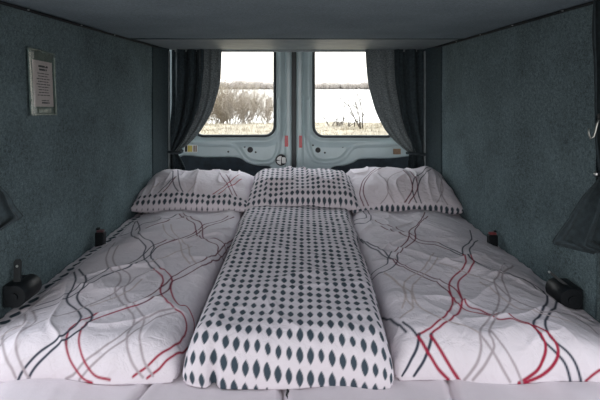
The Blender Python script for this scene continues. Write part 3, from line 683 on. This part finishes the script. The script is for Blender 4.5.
rr_ = random.Random(3); bm = BM()
def words(u0, u1, v, h, wmin, wmax):
    u = u0
    while u < u1:
        w = min(rr_.uniform(wmin, wmax), u1 - u); nquad(bm, u, u + w, v - h / 2, v + h / 2, .0025, .0029, 1); u += w + .02
words(.36, .72, .755, .032, .2, .4); words(.38, .68, .705, .030, .2, .3)
for k in range(9):
    a = rr_.uniform(.26, .34); words(a, 1.06 - a, .645 - k * .042, .013, .05, .14)
words(.44, .74, .19, .022, .1, .3); words(.44, .72, .225, .014, .1, .2)
obj('printed_lines', bm, M['ink'], pp)
bm = BM(); nquad(bm, .30, .80, .035, .10, .0015, .003); obj('badge', bm, M['sleeve'], nt_)

# ------------------------------------------------------------------ black hinge drums and belt buckles by the bed edge
def drum(s, px, py, lab, lever, lh=.098, lw=.021, pin=.72):
    y = .83 * F / abs(px - CX); x = s * .832; z = W(px, py, y).z
    root = empty('wall_bracket', (s * .86, y, z)); tag(root, lab, 'bracket')
    bm = BM(); n = 24; R = .033
    pts = [Vector((x, y - .001, z)), Vector((x, y, z)), Vector((x, y + .085, z)), Vector((x, y + .086, z))]
    tube(bm, pts, [R * .97, R, R, R * .97], n); box(bm, min(x, s * .868), max(x, s * .868), y + .001, y + .084, z - R, z + R * .96, .004)
    obj('drum', bm, M['black'], root)
    for pg in root.children[0].data.polygons: pg.use_smooth = len(pg.vertices) == 4 and abs(pg.normal.y) < .3
    bm = BM(); cyl(bm, (x, y - .006, z), (x, y - .002, z), .012, None, 14); obj('axle_cap', bm, M['black'], root)
    a, b = lever
    bm = BM(); q0 = Vector((x + s * .01, y + .03, z + .026)); q1 = Vector((x + s * a, y + b, z + lh))
    ax = (q1 - q0).normalized(); sd = Vector((0, 1, 0)).cross(ax).normalized(); nn = ax.cross(sd)
    P = [(-.5, 0), (.5, 0), (.5, .9), (.25, 1), (-.25, 1), (-.5, .9)]
    prism(bm, P, lambda p: q0 + sd * p[0] * lw + (q1 - q0) * p[1] - nn * .003, lambda p: q0 + sd * p[0] * lw + (q1 - q0) * p[1] + nn * .003)
    obj('lever', bm, M['darktrim'], root)
    bm = BM(); h = q0 + (q1 - q0) * pin; face = -nn if nn.y > 0 else nn
    dome(bm, h + face * .003, face, .0042, .003, 10); obj('lever_pin', bm, M['screw'], root, True)
    return root
drum(-1, 15, 297, 'black drum bracket with an upright tab on the left wall by the bed edge', (.012, .035))
drum(1, 571, 300, 'black drum bracket with a thin tilted lever on the right wall by the bed edge', (-.036, .06), .062, .008, .97)
def buckle(s, px, py, lab, hot):
    y = .838 * F / abs(px - CX); c = W(px, py, y); c.x = s * .842
    root = empty('belt_buckle', c); tag(root, lab, 'buckle')
    bm = BM(); box(bm, c.x - .019, c.x + .019, y - .014, y + .014, c.z - .065, c.z + .020, .004, 3); obj('buckle_case', bm, M['black'], root)
    bm = BM(); box(bm, c.x - .015, c.x + .015, y - .010, y + .010, c.z + .0205, c.z + .029, .003, 2)
    o = obj('release_button', bm, hot, root)
    bm = BM(); box(bm, c.x + s * .006, c.x + s * .016, y - .005, y + .005, c.z + .03, c.z + .036, .0015); obj('slot_catch', bm, M['darktrim'], root)
M['plumbtn'] = mat('dull_red_button', (.10, .05, .058), .5, noise=.2, scale=90)
M['redbtn'] = mat('red_button', (.26, .055, .06), .45, noise=.2, scale=90)
buckle(-1, 101.5, 236.5, 'black belt buckle with a dull top on the left wall edge', M['plumbtn'])
buckle(1, 491.5, 239, 'black belt buckle with a red button on the right wall edge', M['redbtn'])

# ------------------------------------------------------------------ outside
ZG, ZL = -.62, -1.15
def terrain():
    nx, ny = 140, 90
    X, Y = np.meshgrid(np.linspace(-34, 34, nx), 3.6 + 34.4 * np.linspace(0, 1, ny), indexing='ij')
    crest = 25.2 + .6 * vnoise(X * .25, X * 0, 9)
    Z = ZG + .07 * vnoise(X * .5, Y * .5, 2) + .04 * vnoise(X * 1.7, Y * 1.7, 4) - 1.6 * sstep(0, 9, Y - crest)
    return struct(link('ground', np_mesh('ground', np.stack([X, Y, Z], -1).reshape(-1, 3), grid_faces(nx, ny)), M['ground']))
terrain()
bm = BM(); vs_ = [bm.verts.new(p) for p in ((-900, 20, ZL), (900, 20, ZL), (900, 1100, ZL), (-900, 1100, ZL))]; bm.faces.new(vs_)
struct(obj('lake', bm, M['water']))
# far wooded shore, hundreds of tiny crowns
def far_shore():
    V, Fs = [], []
    ico = BM(); bmesh.ops.create_icosphere(ico, subdivisions=1, radius=1); iv = np.array([v.co[:] for v in ico.verts]); fi = [[v.index for v in f.verts] for f in ico.faces]; ico.free()
    for k in range(1500):
        x = rng.uniform(-420, 420); y = 905 + rng.uniform(0, 60)
        h = (13 + 3.0 * vnoise(x * .011, 0, 5) + (4.0 if x < -60 else 0) * sstep(60, 160, -x) + 2.5 * vnoise(x * .05, 0, 6)) * rng.uniform(.85, 1.04)
        w = h * rng.uniform(.30, .5); n = len(V)
        V += (iv * [w, w, h / 2] * rng.uniform(.85, 1.15, iv.shape) + [x, y, ZL + h / 2 - .5]).tolist(); Fs += [[n + i for i in f] for f in fi]
    return link('treeline', np_mesh('treeline', np.array(V), Fs), M['trees'], None, False)
tag(far_shore(), 'hazy line of woods along the far shore of the lake', 'woods', None, 'stuff')
# dry grass on the crest of the bank
def grass():
    N = 9000
    x = rng.uniform(-11, 11, N); y = rng.uniform(17.5, 25.3, N)
    z = ZG + .07 * vnoise(x * .5, y * .5, 2) + .04 * vnoise(x * 1.7, y * 1.7, 4) - .02
    clump = .5 + .5 * vnoise(x * .9, y * .9, 12)
    h = rng.uniform(.06, .16, N) * (.6 + 1.1 * clump); a = rng.uniform(0, 2 * PI, N); w = .012
    lx = rng.normal(0, .05, N); ly = rng.normal(0, .05, N)
    A = np.stack([x - w * np.cos(a), y - w * np.sin(a), z], 1); B = np.stack([x + w * np.cos(a), y + w * np.sin(a), z], 1); C = np.stack([x + lx, y + ly, z + h], 1)
    V = np.stack([A, B, C], 1).reshape(-1, 3)
    return link('dry_grass', np_mesh('dry_grass', V, np.arange(3 * N).reshape(-1, 3)), M['grass'], None, False)
tag(grass(), 'straw-coloured grass along the top of the bank behind the van', 'grass', None, 'stuff')
def shrub(name, px, d, h, spread, stems, seed, lab, m, rad=.014, grp=None, depth=3, zb=None, twigs=7):
    R = random.Random(seed); x = (px - CX) / F * d
    zb = (ZG - .05 if d < 25.5 else ZG - .05 - 1.6 * float(sstep(0, 9, d - 25.2))) if zb is None else zb
    bm = BM()
    def grow(p, dr, L, r, lev):
        pts = [p]; q = p; dd = dr
        for k in range(3):
            dd = (dd + Vector((R.gauss(0, .16), R.gauss(0, .16), R.gauss(.05, .1)))).normalized(); q = q + dd * L / 3; pts.append(q)
        tube(bm, pts, [r, r * .8, r * .6, r * .35], 3)
        if lev > 0:
            for k in range(twigs):
                t = R.uniform(.08, 1.); i = min(2, int(t * 3)); b = pts[i].lerp(pts[i + 1], t * 3 - i)
                nd = (dd + Vector((R.gauss(0, .6), R.gauss(0, .6), R.gauss(.1, .35)))).normalized()
                grow(b, nd, L * R.uniform(.35, .6), r * .62, lev - 1)
    for k in range(stems):
        a = R.uniform(0, 2 * PI); dr = Vector((math.cos(a) * spread, math.sin(a) * spread, 1)).normalized()
        grow(Vector((x + R.uniform(-.9, .9) * spread * (2 if stems > 5 else .5), d + R.uniform(-.2, .2), zb)), dr, h * R.uniform(.5, .75), rad, depth - 1)
    o = obj(name, bm, m); tag(o, lab, 'shrub', grp); return o
GB = 'bare shrubs on the bank'
shrub('bare_shrub', 212, 28, 3.2, .5, 34, 1, 'pale bare shrub beside the curtain in the left window', M['twigpale'], .016, GB)
shrub('bare_shrub', 226, 27.5, 3.0, .45, 34, 2, 'tallest bare shrub in the left window', M['twig'], .015, GB)
shrub('bare_shrub', 241, 27.5, 2.9, .5, 34, 3, 'dense brown bare shrub in the middle of the left window', M['twigpale'], .016, GB)
shrub('bare_shrub', 255, 27, 2.5, .5, 28, 4, 'rounded bare shrub right of the middle in the left window', M['twig'], .014, GB)
shrub('bare_shrub', 268, 28, 2.6, .5, 14, 5, 'low bare shrub at the right end of the left window', M['twigpale'], .014, GB)
shrub('bare_shrub', 331, 23.5, .9, .8, 4, 6, 'small dark twiggy plant nearest the left end of the right window', M['twigdark'], .034, GB, 2, None, 4)
shrub('bare_shrub', 340, 23.5, 1.5, .35, 2, 7, 'small upright twiggy plant in the right window', M['twigdark'], .034, GB, 2, None, 4)
shrub('bare_shrub', 352, 23.3, .9, .8, 4, 8, 'small spreading twiggy plant in the middle of the right window', M['twigdark'], .034, GB, 2, None, 4)
shrub('bare_shrub', 361, 22.5, 2.4, .3, 3, 10, 'thin forked sapling beside the curtain in the right window', M['twigdark'], .042, GB, 3, None, 3)

# ------------------------------------------------------------------ light: overcast daylight
w = bpy.data.worlds.new('overcast_sky'); scene.world = w; w.use_nodes = True
nt = w.node_tree; bg = nt.nodes['Background']; bg.inputs['Color'].default_value = (1, .965, .94, 1)
# the overcast is brighter over the lake than ahead of the van
tc = nt.nodes.new('ShaderNodeTexCoord'); sx = nt.nodes.new('ShaderNodeSeparateXYZ'); mr = nt.nodes.new('ShaderNodeMapRange')
mr.interpolation_type = 'SMOOTHSTEP'
mr.inputs['From Min'].default_value = -.5; mr.inputs['From Max'].default_value = .7
mr.inputs['To Min'].default_value = 2.6; mr.inputs['To Max'].default_value = 8.4
nt.links.new(tc.outputs['Generated'], sx.inputs[0]); nt.links.new(sx.outputs['Y'], mr.inputs['Value']); 
# and, as under any overcast, about three times brighter overhead than at the horizon
def mth(op, a, b):
    k = nt.nodes.new('ShaderNodeMath'); k.operation = op
    for i, q in enumerate((a, b)):
        if isinstance(q, (int, float)): k.inputs[i].default_value = q
        else: nt.links.new(q, k.inputs[i])
    return k.outputs[0]
up = mth('ADD', mth('MULTIPLY', mth('MAXIMUM', sx.outputs['Z'], 0.0), .95), .205)
nt.links.new(mth('MULTIPLY', mr.outputs[0], up), bg.inputs['Strength'])
cr = nt.nodes.new('ShaderNodeValToRGB')
cr.color_ramp.elements[0].position = .04; cr.color_ramp.elements[0].color = (1, .965, .93, 1)
cr.color_ramp.elements[1].position = .35; cr.color_ramp.elements[1].color = (.90, .96, 1.03, 1)
nt.links.new(sx.outputs['Z'], cr.inputs['Fac']); nt.links.new(cr.outputs['Color'], bg.inputs['Color'])
# added fill sun from ahead of the van, evens the light along the bed
sl = bpy.data.lights.new('fill_sun', 'SUN'); sl.energy = 1.3; sl.angle = math.radians(38); sl.color = (1, .94, .92)
so = bpy.data.objects.new('fill_sun', sl); col.objects.link(so)
so.rotation_euler = Vector((.06, 1, -.20)).to_track_quat('-Z', 'Y').to_euler(); so.location = (0, -4, 4)
